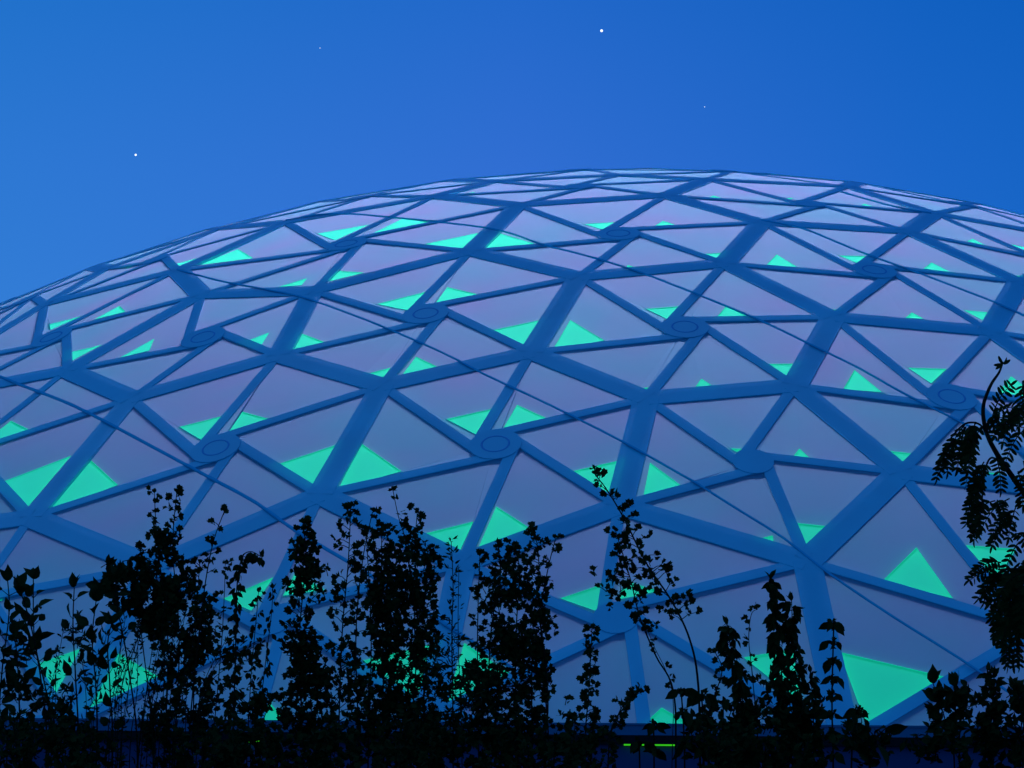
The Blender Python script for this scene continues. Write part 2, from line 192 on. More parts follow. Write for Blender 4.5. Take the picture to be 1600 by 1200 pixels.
def empty(name, loc, label, cat, group=None):
    e = bpy.data.objects.new(name, None); col.objects.link(e); e.location = loc
    e.empty_display_size = .2
    e['label'] = label; e['category'] = cat
    if group: e['group'] = group
    return e

class MB:
    def __init__(s): s.v, s.f = [], []
    def add(s, v, f):
        n = len(s.v); s.v += v; s.f += [tuple(i+n for i in q) for q in f]
    def prism(s, top, n, h, back=True):
        k = len(top)
        s.add([p for p in top]+[p-n*h for p in top],
              [tuple(range(k))]+([tuple(range(2*k-1, k-1, -1))] if back else [])+[(i, k+i, k+(i+1) % k, (i+1) % k) for i in range(k)])
    def box(s, lo, hi):
        x0, y0, z0 = lo; x1, y1, z1 = hi
        s.prism([V((x0, y0, z1)), V((x1, y0, z1)), V((x1, y1, z1)), V((x0, y1, z1))], V((0, 0, 1)), z1-z0)
    def tube(s, pts, r0, r1, k=5):
        n = len(pts); vs, fs = [], []
        for i, p in enumerate(pts):
            t = (pts[min(i+1, n-1)]-pts[max(i-1, 0)]).normalized()
            a = t.cross(V((.3, .9, .2))).normalized(); b = t.cross(a)
            r = r0+(r1-r0)*i/(n-1)
            vs += [p+a*(r*math.cos(q*2*math.pi/k))+b*(r*math.sin(q*2*math.pi/k)) for q in range(k)]
        for i in range(n-1):
            fs += [(i*k+q, i*k+(q+1) % k, (i+1)*k+(q+1) % k, (i+1)*k+q) for q in range(k)]
        fs += [tuple(range(k-1, -1, -1)), tuple(range((n-1)*k, n*k))]
        s.add(vs, fs)
    def build(s, name, m, parent=None, smooth=False):
        return link(name, s.v, s.f, m, parent, smooth)

def smooth_path(pts, n=5):
    out = []
    for i in range(len(pts)-1):
        p0, p1, p2, p3 = pts[max(i-1, 0)], pts[i], pts[i+1], pts[min(i+2, len(pts)-1)]
        for k in range(n):
            t = k/n
            out.append(.5*((2*p1)+(p2-p0)*t+(2*p0-5*p1+4*p2-p3)*t*t+(3*p1-p0-3*p2+p3)*t**3))
    return out+[pts[-1]]

# ------------------------------------------------------------------ the dome
CEN = V(DATA['cen'])+CAM
A3 = Matrix(DATA['A']); AT = A3.inverted().transposed()
def shell(p):                      # a point of the dome's skin and its outward normal
    q = V(p).normalized()
    return CEN+(A3 @ q)*R0, (AT @ q).normalized()
P, U = [list(t) for t in zip(*[shell(p) for p in DATA['pos']])]
CIRC = [c == '1' for c in DATA['cls']]
FACES, AREA = DATA['F'], DATA['area']
dome = empty('geodesic_dome', (CEN.x, CEN.y, 1.9), 'huge blue geodesic dome with pale triangular panels and glowing green windows', 'dome')
NOD = {}
def facing(i): return (P[i]-CAM).dot(U[i]) < 0

def panel_mesh(fi):
    a, b, c = [P[i] for i in FACES[fi]]
    n = (b-a).cross(c-a).normalized()
    w = DATA['win'].get(str(fi)); d = DATA['wd'].get(str(fi), .04)
    if not w:
        m = (a+b+c)/3; x, y = see(m)
        if (x < -60 or x > 1650) and facing(FACES[fi][0]):
            low = sorted(range(3), key=lambda i: (a, b, c)[i].z)
            t = [.18, .18, .18]; t[low[0]] += .28; t[low[1]] += .18
            w = [[t[k]*1.0+(.0 if k != j else 1-sum(t)) for k in range(3)] for j in range(3)]
            d = .04
    d0 = min(.012, d*.2)
    o = [p-n*d0 for p in (a, b, c)]
    if not w:
        m = (a+b+c)/3-n*.02
        return o+[m], [(0, 1, 3), (1, 2, 3), (2, 0, 3)], None, n
    W = [a*l[0]+b*l[1]+c*l[2]-n*d for l in w]
    # order the window like the facet, each window corner beside its nearest facet corner
    if (W[1]-W[0]).cross(W[2]-W[0]).dot(n) < 0: W = [W[0], W[2], W[1]]
    best = min(range(3), key=lambda s: sum((W[(i+s) % 3]-o[i]).length for i in range(3)))
    W = [W[(i+best) % 3] for i in range(3)]
    return o+W, [(0, 1, 4, 3), (1, 2, 5, 4), (2, 0, 3, 5)], W, n

order = sorted(range(len(FACES)), key=lambda i: -AREA[i])
rest_p, rest_w = MB(), MB()
for k, fi in enumerate(order):
    v, f, W, n = panel_mesh(fi)
    wm = MB()
    if W: wm.prism([p-n*.002 for p in W], n, .075, back=False)      # glowing sides added to throw green light onto the back of the membrane
    if k < 99:
        pn = link('panel', v, f, M_PANEL, dome)
        if W: wm.build('lit_window', M_WIN, pn)
    else:
        rest_p.add(v, f)
        if W: rest_w.add(wm.v, wm.f)
o = rest_p.build('panel', M_PANEL, dome); o['kind'] = 'stuff'
if rest_w.v: rest_w.build('lit_window', M_WIN, o)

RINGED = ((774, 694), (665, 490), (1070, 511), (966, 365), (1366, 422), (1487, 620), (337, 700), (541, 381), (80, 527), (317, 527))
def ringed_hub(i): return min(math.hypot(see(P[i])[0]-x, see(P[i])[1]-y) for x, y in RINGED) < 26
edges = set()
for t in FACES:
    for a, b in ((0, 1), (1, 2), (2, 0)): edges.add((min(t[a], t[b]), max(t[a], t[b])))
def strut(a, b):
    thick = not CIRC[a] and not CIRC[b]
    w, top, dep = (.245, .012, .07) if thick else (.11, .007, .07)
    n = (U[a]+U[b]).normalized()
    p, q = P[a]+U[a]*top, P[b]+U[b]*top
    if CIRC[a]: a, b, p, q = b, a, q, p
    if CIRC[b]:
        d = (q-p).normalized()
        q = q+d.cross(U[b]).normalized()*(.36 if ringed_hub(b) else .22)+d*.06
    d = (q-p).normalized(); s = d.cross(n).normalized()*w
    e = .006
    m = MB()
    # unseen inner bar added to block lamp light and soften the strut edges
    g = w*.62; z0, z1 = .10, .20
    m.prism([p-s.normalized()*g-n*z0, p+s.normalized()*g-n*z0, q+s.normalized()*g-n*z0, q-s.normalized()*g-n*z0], n, z1-z0)
    def ring(x): return [x-s-n*dep, x-s-n*e, x-s*(1-e/w), x+s*(1-e/w), x+s-n*e, x+s-n*dep]
    m.add(ring(p)+ring(q), [(i, i+1, 7+i, 6+i) for i in range(5)])
    return m
def size(e):
    a, b = e
    if not (facing(a) and facing(b)): return 0
    (x0, y0), (x1, y1) = see(P[a]), see(P[b])
    if not (-150 < (x0+x1)/2 < 1750 and (y0+y1)/2 < 1220): return 0
    return math.hypot(x1-x0, y1-y0)*(2 if not CIRC[a] and not CIRC[b] else 1)
rest = MB()
for k, e in enumerate(sorted(edges, key=lambda e: -size(e))):
    m = strut(*e)
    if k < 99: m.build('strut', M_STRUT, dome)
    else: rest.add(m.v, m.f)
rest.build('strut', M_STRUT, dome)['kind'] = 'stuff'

def frame(u):
    a = u.cross(V((0, 0, 1))).normalized(); return a, u.cross(a)
rest = MB()
vis = [i for i in range(len(P)) if facing(i) and -100 < see(P[i])[0] < 1700 and 200 < see(P[i])[1] < 1220]
for i in range(len(P)):
    if not CIRC[i]: continue
    a, b = frame(U[i]); ringed = ringed_hub(i); rad = .48 if ringed else .37
    k = 20
    nb = next(j for t in FACES if i in t for j in t if j != i)
    d = P[nb]-P[i]; ph = math.atan2(d.dot(b), d.dot(a))
    top = [P[i]+U[i]*.010+a*(rad*math.cos(ph+q*2*math.pi/k))+b*(rad*math.sin(ph+q*2*math.pi/k)) for q in range(k)]
    m = MB(); m.prism(top, U[i], .2)
    if i in vis:
        h = m.build('hub', M_STRUT, dome)
        if ringed:
            tb, fs, nr, nc = [], [], 28, 6
            for q in range(nr):
                t = q*2*math.pi/nr; dr = a*math.cos(t)+b*math.sin(t)
                for s in range(nc):
                    z = s*2*math.pi/nc
                    tb.append(P[i]+U[i]*(.010+.007*math.sin(z))+dr*(.25+.018*math.cos(z)))
            for q in range(nr):
                for s in range(nc):
                    fs.append((q*nc+s, ((q+1) % nr)*nc+s, ((q+1) % nr)*nc+(s+1) % nc, q*nc+(s+1) % nc))
            link('hub_ring', tb, fs, M_RING, h, True)
    else: rest.add(m.v, m.f)
rest.build('hub', M_STRUT, dome)['kind'] = 'stuff'
for c in DATA['cab']:
    pts = smooth_path([p+n*.012 for p, n in map(shell, c)], 3)
    rc = .034 if see(pts[len(pts)//2])[1] > 640 else .022
    m = MB(); m.tube(pts, rc, rc, 6); m.build('cable', M_CABLE, dome, True)

# the big lamp that lights the dome from within
il = bpy.data.lights.new('interior_uplight', 'SPOT'); io = bpy.data.objects.new('interior_uplight', il); col.objects.link(io)
il.energy = 262000; il.shadow_soft_size = 6; il.color = (.66, .57, 1.0); io.location = (3.0, 73, -1)
il.spot_size = math.radians(126); il.spot_blend = 1.0
io.rotation_euler = V((0, -.56, .82)).to_track_quat('-Z', 'Y').to_euler()
il = bpy.data.lights.new('interior_lamp', 'POINT'); io = bpy.data.objects.new('interior_lamp', il); col.objects.link(io)
il.energy = 12500; il.shadow_soft_size = 6; il.color = (.02, .62, 1.0); io.location = (3.0, 70, 4.0)

# ------------------------------------------------------------------ parapet of the podium, roof deck, ground
zt = (at(800, 1147, 33.4)).z
par = empty('parapet_wall', (0, 33.4, 0), 'long dark parapet wall with black coping at the foot of the dome', 'wall')
X = 30
m = MB(); m.box((-X, 33.46, 0), (X, 33.70, zt-.13)); m.build('wall_face', M_WALL, par)
m = MB(); m.box((-X, 33.35, zt-.13), (X, 33.80, zt)); m.build('coping', M_COPING, par)
m = MB(); m.box((-X, 33.82, zt-.5), (X, 34.0, zt+.155)); m.box((-X, 33.805, zt+.155), (X, 34.02, zt+.185)); m.build('upstand', M_LEDGE, par)
for (a, b) in ((388, 434), (975, 1056)):
    x0, x1 = at(a, 1152, 33.4).x, at(b, 1152, 33.4).x
    m = MB(); m.box((x0, 33.38, zt-.152), (x1, 33.45, zt-.128)); m.build('light_strip', M_LED, par)
m = MB(); m.box((-X, 34.05, 1.6), (X, 110, 1.7))
o = m.build('roof_deck', M_DECK); o['kind'] = 'structure'
g = 3000
o = link('ground', [(-g, -g, 0), (g, -g, 0), (g, g, 0), (-g, g, 0)], [(0, 1, 2, 3)], M_SOIL); o['kind'] = 'structure'

# ------------------------------------------------------------------ stars
for (x, y, r, lab) in ((940, 48, 2.2, 'brightest star, high in the sky above the top of the dome'), (212, 242, 1.7, 'bright bluish star in the sky above the left side of the dome'),
                       (500, 75, .6, 'very faint star high in the left half of the sky'), (1101, 167, .6, 'faint star low in the sky above the right of the dome')):
    p = at(x, y, 2500); k = r/F*2500
    mm = bpy.data.meshes.new('star')
    import bmesh
    bm = bmesh.new(); bmesh.ops.create_icosphere(bm, subdivisions=2, radius=k); bm.to_mesh(mm); bm.free(); mm.materials.append(M_STAR)
    s = bpy.data.objects.new('star', mm); s.location = p; col.objects.link(s)
    s['label'] = lab; s['category'] = 'star'; s['group'] = 'stars in the evening sky'

# ------------------------------------------------------------------ plants
LOBED = [(0, 0), (.13, .22), (.46, .40), (.44, .58), (.52, .80), (.24, .82), (.02, 1), (-.2, .80), (-.50, .86), (-.43, .62), (-.50, .44), (-.15, .25)]
OVATE = [(0, 0), (.17, .12), (.31, .38), (.27, .66), (.12, .88), (0, 1.08), (-.12, .88), (-.27, .66), (-.31, .38), (-.17, .12)]
NARROW = [(0, 0), (.13, .28), (.14, .6), (0, 1), (-.14, .6), (-.13, .28)]
OVAL = [(0, 0), (.15, .15), (.2, .5), (.13, .85), (0, 1), (-.13, .85), (-.2, .5), (-.15, .15)]
SHAPES = dict(lobed=LOBED, ovate=OVATE, narrow=NARROW, oval=OVAL)
rnd = random.uniform
def rvec(s=1.0): return V((rnd(-s, s), rnd(-s, s), rnd(-s, s)))
def leaf(m, p, d, size, shape, curl=.25, face=.6):
    """one leaf from p along d; its face leans towards a random side"""
    d = d.normalized()
    nrm = (V((rnd(-1, 1), -face, rnd(-1, 1)))+rvec(.3))
    nrm = (nrm-d*nrm.dot(d))
    if nrm.length < .05: nrm = d.orthogonal()
    nrm.normalize(); s = d.cross(nrm)
    fold = rnd(.1, .5)
    sh = SHAPES[shape]
    m.add([p+s*(x*size)+d*(y*size)+nrm*((fold*abs(x)-curl*y*y)*size) for x, y in sh], [tuple(range(len(sh)))])

def stem_path(px, d, dj=.0):
    pts = [at(x, y, d+dj*(i/len(px))) for i, (x, y) in enumerate(px)]
    b = pts[0]
    g0 = V((b.x+rnd(-.04, .04), b.y+rnd(-.05, .05), 0))
    return smooth_path([g0, (g0+b)/2+V((rnd(-.02, .02), 0, 0))]+pts, 6)

class Plant:
    def __init__(s, name, loc, label, cat, group=None):
        s.e = empty(name, loc, label, cat, group); s.st, s.lf = MB(), MB()
    def done(s):
        if s.st.v: s.st.build('stems', M_BARK, s.e)
        if s.lf.v: s.lf.build('foliage', M_LEAF, s.e)

def along(path, zmin):
    L = [0]
    for a, b in zip(path, path[1:]): L.append(L[-1]+(b-a).length)
    return L
def point(path, L, s):
    for i in range(len(L)-1):
        if L[i+1] >= s:
            t = (s-L[i])/max(L[i+1]-L[i], 1e-6)
            return path[i].lerp(path[i+1], t), (path[i+1]-path[i]).normalized()
    return path[-1], (path[-1]-path[-2]).normalized()

def spire(pl, px, d, hw, shape='lobed', size=10.5, step=5.0, per=4, stem=2.2, y0=None, taper=.5, droop=0.0, bare=0.0):
    """stem through photo pixels px with leafy twigs up to hw pixels long on all sides"""
    u = d/F                                  # metres per photo pixel at this distance
    path = stem_path(px, d, rnd(-.15, .15))
    pl.st.tube(path, stem*u*.75, stem*u*.3, 5)
    L = along(path, 0); tot = L[-1]
    zlow = at(px[0][0], 1225, d).z if y0 is None else at(px[0][0], y0, d).z
    s = tot
    while s > 0:
        p, t = point(path, L, s)
        if p.z < zlow: break
        f = (tot-s)/(tot*.35)
        w = hw*u*(min(1, taper+(1-taper)*f))*rnd(.55, 1.1)
        if rnd(0, 1) > bare:
            a = rnd(0, 2*math.pi)
            side = V((math.cos(a), math.sin(a)*.8, rnd(.15, .7)-droop))
            q = p+side.normalized()*w
            mid = (p+q)/2+V((0, 0, w*.12))
            if w > 6*u: pl.st.tube([p, mid, q], .75*u, .4*u, 4)
            for k in range(per):
                r = p.lerp(q, rnd(.55, 1.05) if k else 1.0)+rvec(2.6*u)
                leaf(pl.lf, r, side*.6+rvec(.9)+V((0, 0, .25-droop*1.6)), size*u*rnd(.65, 1.15), shape)
        s -= step*1.15*u*rnd(.5, 1.5)
    for k in range(4):                       # tip tuft
        leaf(pl.lf, path[-1]+rvec(1.5*u), V((rnd(-.7, .7), rnd(-.5, .5), 1)), size*u*rnd(.6, .9), shape)

def mass(pl, cx, cy, rx, ry, d, n, shape='lobed', size=10.5, droop=0.0, thin=.55):
    """the dense middle of a bush: sprays of leaves spread through a rough ellipsoid"""
    u = d/F
    n = int(n*thin); cs = []
    for k in range(max(4, n//6)):
        a, r = rnd(0, 2*math.pi), math.sqrt(rnd(0, 1))*1.05
        cs.append((cx+rx*r*math.cos(a), cy+ry*r*math.sin(a), d+rnd(-1, 1)*rx*u*.8))
    for k in range(n):
        x, y, dd = random.choice(cs)
        p = at(random.gauss(x, 9), random.gauss(y, 11), dd+rnd(-.05, .05))
        dr = V((rnd(-1, 1), rnd(-1, 1), rnd(-.3, 1)-droop)).normalized()
        q = p+dr*(9*u)
        pl.st.tube([p-dr*(6*u), q], .8*u, .5*u, 4)
        for j in range(4):
            leaf(pl.lf, p.lerp(q, rnd(0, 1))+rvec(2*u), dr*.6+rvec(.9), size*u*rnd(.65, 1.2), shape)

def broad(pl, px, d, size=30, pairs=6, y0=1200, stem=2.4, spread=1.0, step=26, droop=0.0):
    """upright stem with pairs of large leaves and a pointed tuft at the tip"""
    u = d/F
    path = stem_path(px, d, rnd(-.1, .1)); pl.st.tube(path, stem*u*.8, stem*u*.35, 5)
    L = along(path, 0); s = L[-1]; a = rnd(0, 3)
    zlow = at(px[0][0], y0, d).z
    for k in range(4):
        leaf(pl.lf, path[-1], V((rnd(-.7, .7), rnd(-.6, .6), rnd(.7, 1.2)-droop*1.8)), size*u*rnd(.7, 1.1), 'ovate', .3)
    while s > 0:
        s -= step*u*rnd(.6, 1.3); p, t = point(path, L, max(s, 0))
        if p.z < zlow: break
        a += 1.57+rnd(-.4, .4)
        for q in (0, math.pi):
            dr = V((math.cos(a+q)*spread, math.sin(a+q)*spread, rnd(.5, 1.3)-droop*1.8))
            b = p+dr.normalized()*(rnd(5, 14)*u)
            pl.st.tube([p, b], .8*u, .5*u, 4)
            leaf(pl.lf, b, dr+V((0, 0, -droop)), size*u*rnd(.6, 1.1), 'ovate', .35)
            if rnd(0, 1) < .4: leaf(pl.lf, b, dr+rvec(.8), size*u*rnd(.4, .7), 'ovate', .35)

def whorls(pl, px, d, size=24, ys=(), stem=2.6):
    """straight stalk carrying rings of hanging leaves round seed heads"""
    u = d/F
    path = stem_path(px, d, 0); pl.st.tube(path, stem*u*.7, stem*u*.45, 6)
    for y in ys:
        zz = at(800, y, d).z
        p = min(path, key=lambda q: abs(q.z-zz))
        p = V((p.x, p.y, zz))
        n = random.choice((3, 4, 5)); a0 = rnd(0, 6)
        for k in range(n):
            a = a0+k*2*math.pi/n
            dr = V((math.cos(a), math.sin(a), .35)); b = p+dr.normalized()*(rnd(5, 9)*u)
            pl.st.tube([p, b], 1.0*u, .7*u, 4)
            leaf(pl.lf, b, V((math.cos(a)*rnd(.3, 1.1), math.sin(a)*.6, -rnd(.4, 1.1))), size*u*rnd(.45, 1.05), 'ovate', .2, 1.0)
        for k in range(20):
            leaf(pl.lf, p+rvec(4.5*u), rvec(1), 9*u, 'ovate', .1)

def base(x, d): 
    p = at(x, 1200, d); return (p.x, p.y, 0)

GS = 'plants silhouetted in front of the dome'
# broad-leaved shrubs, far left
p = Plant('broad_leaved_shrub', base(30, 7.4), 'black broad-leaved shrub in the left corner, its top leaves the highest at the edge', 'shrub', GS)
broad(p, [(-6, 1200), (2, 1060), (14, 960), (12, 908)], 7.4, 25, y0=1100)
broad(p, [(72, 1200), (66, 1080), (50, 985), (34, 930), (30, 918)], 7.35, 25, y0=1060)
broad(p, [(30, 1200), (30, 1100), (26, 1020), (20, 990)], 7.3, 26)
broad(p, [(10, 1200), (4, 1130), (-8, 1080)], 7.3, 26)
mass(p, 20, 1130, 75, 75, 7.4, 150, 'ovate', 14); mass(p, 40, 1030, 50, 60, 7.5, 70, 'ovate', 12)
p.done()
p = Plant('broad_leaved_shrub', base(125, 7.7), 'thin broad-leaved shrub with upright leaf pairs, left of the densest bush', 'shrub', GS)
broad(p, [(90, 1200), (72, 1080), (54, 1000), (52, 905)], 7.7, 23, y0=1090)
broad(p, [(122, 1200), (118, 1060), (114, 980), (116, 918)], 7.75, 24, y0=1100)
broad(p, [(150, 1200), (150, 1080), (144, 1000), (150, 940)], 7.6, 24, y0=1100)
broad(p, [(175, 1200), (172, 1080), (168, 1010), (174, 975)], 7.7, 26)
mass(p, 120, 1150, 85, 50, 7.7, 130, 'ovate', 13); mass(p, 135, 1040, 55, 60, 7.8, 70, 'narrow', 13)
for k in range(7):
    x = rnd(70, 190); spire(p, [(x, 1200), (x+rnd(-6, 14), 1100), (x+rnd(-5, 25), rnd(970, 1050))], 7.8+rnd(-.2, .2), 8, 'narrow', 10, step=8, per=2, stem=1.5)
p.done()
# the densest bush
p = Plant('tall_dense_bush', base(262, 8.2), 'tall solid black bush with three sprigs on top, its middle the densest of all', 'bush', GS)
spire(p, [(255, 1200), (262, 1000), (246, 850), (241, 770)], 8.2, 13, step=9, per=3, y0=860, stem=2)
spire(p, [(272, 1200), (280, 1000), (270, 860), (276, 770)], 8.2, 26, step=6, per=4, y0=860)
spire(p, [(292, 1200), (312, 980), (330, 860), (352, 795)], 8.1, 22, step=9, per=3, y0=900)
spire(p, [(240, 1200), (222, 1000), (205, 895)], 8.2, 22, y0=1000)
spire(p, [(300, 1200), (305, 1000), (312, 880)], 8.2, 22, y0=1060)
broad(p, [(215, 1200), (200, 1040), (182, 940), (181, 905)], 8.0, 26, y0=1000)
mass(p, 250, 915, 44, 60, 8.2, 250, 'lobed', 12, thin=.7); mass(p, 225, 925, 50, 50, 8.1, 60, 'ovate', 20, thin=.7)
mass(p, 275, 985, 50, 70, 8.2, 240, 'lobed', 12)
mass(p, 280, 1110, 48, 90, 8.2, 260, 'lobed', 12, thin=.7)
for k in range(22):
    x = rnd(150, 320); spire(p, [(x, 1200), (x+rnd(0, 20), 1080), (x+rnd(10, 50), rnd(920, 1040))], 8.2+rnd(-.3, .3), 7, 'narrow', 9, step=9, per=2, stem=1.6)
p.done()
# thin stalks between
p = Plant('drooping_stalk', base(370, 7.9), 'stalk with a nodding crooked tip, right of the densest bush', 'plant', GS)
spire(p, [(362, 1200), (368, 1020), (370, 920), (378, 872), (392, 862), (408, 870)], 7.9, 12, 'ovate', 12, step=5, per=4, y0=1210, droop=.9)
spire(p, [(330, 1200), (345, 1020), (350, 940), (352, 882)], 7.9, 10, step=14, per=3, stem=1.6)
p.done()
p = Plant('slender_stalk', base(410, 8.0), 'pair of slender stalks with small hanging leaves, left of a narrow spire', 'plant', GS)
spire(p, [(398, 1200), (412, 1060), (424, 960), (426, 920)], 8.0, 9, 'ovate', 10, step=7, per=3, droop=.8, stem=1.6)
spire(p, [(385, 1200), (392, 1060), (401, 960), (404, 925)], 8.0, 12, 'ovate', 10, step=6, per=3, droop=.5, stem=1.6)
mass(p, 400, 1090, 40, 70, 8.0, 90, 'lobed', 12)
p.done()
p = Plant('narrow_shrub', base(475, 8.4), 'narrow dense spire of lobed leaves, first of the tall spires left of centre', 'shrub', GS)
spire(p, [(474, 1200), (468, 1000), (478, 880), (474, 818)], 8.4, 28, step=3.0, per=4, size=12)
spire(p, [(492, 1200), (486, 1100), (480, 1000)], 8.4, 22, step=4)
mass(p, 470, 1070, 30, 100, 8.4, 190, thin=.7); mass(p, 476, 900, 20, 70, 8.4, 80, thin=.8)
p.done()
p = Plant('narrow_shrub', base(545, 8.3), 'loose airy shrub with gaps between its twigs, right of the narrow dense spire', 'shrub', GS)
spire(p, [(528, 1200), (534, 1000), (544, 880), (548, 792)], 8.3, 32, step=5.5, per=4, size=12)
spire(p, [(560, 1200), (556, 1000), (566, 880), (582, 800)], 8.3, 20, step=12, per=4, y0=1000)
mass(p, 540, 1080, 36, 80, 8.3, 140)
p.done()
p = Plant('tall_dense_bush', base(630, 8.5), 'broad dense bush near the middle with one bare twig standing out at its top', 'bush', GS)
spire(p, [(622, 1200), (648, 1000), (636, 860), (622, 805), (614, 766)], 8.5, 9, step=14, per=3, y0=880, stem=1.8)
spire(p, [(640, 1200), (652, 1000), (648, 870), (652, 800)], 8.5, 26, step=8, per=4, y0=900)
spire(p, [(600, 1200), (598, 1000), (596, 822)], 8.5, 30, step=4)
spire(p, [(665, 1200), (660, 1000), (672, 860)], 8.5, 26, step=4.5)
spire(p, [(575, 1200), (580, 1000), (572, 830)], 8.5, 22, step=6)
mass(p, 625, 930, 46, 90, 8.5, 320, thin=.8); mass(p, 640, 1060, 66, 95, 8.5, 380, thin=.7); mass(p, 630, 1160, 80, 50, 8.5, 200)
p.done()
p = Plant('slender_stalk', base(706, 8.0), 'thin pointed spire with tiny narrow leaves between two dense bushes', 'plant', GS)
spire(p, [(708, 1200), (706, 1000), (708, 920), (705, 846)], 8.0, 12, 'narrow', 11, step=4.5, per=3, stem=2)
spire(p, [(722, 1200), (716, 1000), (717, 890)], 8.0, 5, 'narrow', 8, step=14, per=2, stem=1.5)
mass(p, 712, 1080, 34, 100, 8.0, 190, 'narrow', 13)
p.done()
p = Plant('tall_dense_bush', base(800, 8.6), 'dense bush just left of the leaning branches, with several leafy tops', 'bush', GS)
spire(p, [(762, 1200), (766, 1000), (782, 900), (778, 850)], 8.6, 26, step=5)
spire(p, [(748, 1200), (746, 1000), (750, 868)], 8.6, 14, step=7)
spire(p, [(832, 1200), (832, 1000), (842, 890), (836, 830)], 8.6, 26, step=4)
spire(p, [(806, 1200), (806, 1000), (812, 900), (806, 858)], 8.6, 24, step=5)
spire(p, [(858, 1200), (850, 1060), (845, 960), (856, 890), (868, 842)], 8.6, 20, step=8, y0=1010)
spire(p, [(850, 1200), (856, 1100), (850, 1020), (843, 960)], 8.55, 6, step=26, per=2, stem=3)
mass(p, 812, 960, 46, 80, 8.6, 240, thin=.75); mass(p, 795, 1080, 66, 80, 8.6, 320, thin=.7); mass(p, 790, 1165, 80, 40, 8.6, 160)
p.done()
# leaning branches
p = Plant('leaning_shrub', base(1085, 7.8), 'two long branches leaning left with clusters of small leaves and bare lower stems', 'shrub', GS)
spire(p, [(1094, 1200), (1091, 1070), (1078, 1000), (1050, 940), (1010, 880), (975, 810), (948, 765), (930, 742)], 7.8, 36, step=5.2, per=5, y0=975, stem=3.0, size=11, bare=.15)
spire(p, [(1056, 1200), (1052, 1080), (1025, 1025), (1000, 965), (985, 905), (962, 830)], 7.8, 30, step=5.4, per=5, y0=1000, stem=2.6, size=11, bare=.15)
spire(p, [(1050, 1200), (1050, 1080), (1022, 1010), (1012, 985)], 7.8, 10, step=12, per=3, stem=1.2, y0=1080)
mass(p, 985, 870, 20, 26, 7.8, 26, size=11); mass(p, 975, 920, 26, 14, 7.8, 22, size=11)
p.done()
p = Plant('narrow_shrub', base(922, 7.6), 'small pointed shrub in the gap below the leaning branches', 'shrub', GS)
spire(p, [(912, 1200), (920, 1080), (925, 982)], 7.6, 26, step=4.2, per=5, taper=.25)
mass(p, 905, 1150, 34, 40, 7.6, 70)
p.done()
p = Plant('low_shrub', base(975, 7.3), 'low shrub with one sprig pointing right, below the leaning branches', 'shrub', GS)
spire(p, [(950, 1200), (965, 1120), (985, 1090), (1002, 1082)], 7.3, 24, step=4, per=4, taper=.5)
whorls(p, [(1022, 1200), (1020, 1125)], 7.2, 26, (1130, 1170))
whorls(p, [(1000, 1215), (998, 1150)], 7.2, 26, (1160,))
p.done()
# drooping, dark perennials on the right
p = Plant('seed_head_stalk', base(1068, 7.2), 'stalk with large hanging leaves at the foot of the leaning branches', 'plant', GS)
whorls(p, [(1070, 1210), (1064, 1074)], 7.2, 30, (1078, 1112, 1160)); whorls(p, [(1100, 1210), (1096, 1078)], 7.2, 28, (1084, 1122, 1170)); p.done()
p = Plant('seed_head_stalk', base(1128, 7.3), 'short stalk of round seed heads left of the dark leafy column', 'plant', GS)
whorls(p, [(1130, 1210), (1130, 1088)], 7.3, 26, (1094, 1130, 1175))
spire(p, [(1098, 1200), (1110, 1110), (1128, 1050), (1118, 1020)], 7.3, 14, 'lobed', 11, step=7, per=3)
mass(p, 1118, 1160, 44, 40, 7.3, 60, 'ovate', 14); p.done()
p = Plant('leafy_column', base(1150, 7.6), 'dark column of hanging leaves with a blunt top, left of the two twin columns', 'plant', GS)
spire(p, [(1172, 1200), (1158, 1080), (1142, 1010), (1136, 974)], 7.6, 15, 'ovate', 16, step=2.2, per=4, droop=1.0, taper=.8)
spire(p, [(1186, 1200), (1176, 1060), (1170, 1000), (1174, 960), (1184, 952)], 7.6, 10, 'lobed', 9, step=9, per=3, stem=1.5, y0=1120)
mass(p, 1165, 1140, 36, 60, 7.6, 120, 'ovate', 14); p.done()
p = Plant('leafy_column', base(1225, 7.7), 'tallest dark leafy column on the right with curled hanging leaves', 'plant', GS)
spire(p, [(1232, 1200), (1222, 1060), (1214, 980), (1204, 904)], 7.7, 17, 'ovate', 17, step=2.8, per=4, droop=.9, taper=.35)
mass(p, 1215, 1120, 34, 80, 7.7, 140, 'ovate', 14); p.done()
p = Plant('leafy_column', base(1256, 7.8), 'shorter dark leafy column just right of the tallest one', 'plant', GS)
spire(p, [(1258, 1200), (1250, 1080), (1240, 1010), (1237, 938)], 7.8, 17, 'ovate', 15, step=2.8, per=4, droop=.8, taper=.5)
spire(p, [(1272, 1200), (1270, 1100), (1266, 1050)], 7.8, 14, 'ovate', 14, step=3.5, per=4, droop=.8)
mass(p, 1256, 1130, 26, 70, 7.8, 110, 'ovate', 14); p.done()
p = Plant('whorled_stalk', base(1301, 7.1), 'single straight stalk with rings of drooping leaves, clear of its neighbours', 'plant', GS)
whorls(p, [(1302, 1215), (1300, 1100), (1303, 966)], 7.1, 23, (970, 1000, 1028, 1056, 1082, 1112, 1142, 1176)); p.done()
p = Plant('low_shrub', base(1340, 7.0), 'low clump with a bent drooping tip and an arching leaf, right of the whorled stalk', 'shrub', GS)
whorls(p, [(1330, 1210), (1334, 1140), (1345, 1102)], 7.0, 24, (1106, 1130, 1158)); broad(p, [(1360, 1215), (1366, 1160), (1384, 1138)], 7.0, 34, droop=.6, step=18)
mass(p, 1345, 1170, 50, 34, 7.0, 70, 'ovate', 16); p.done()
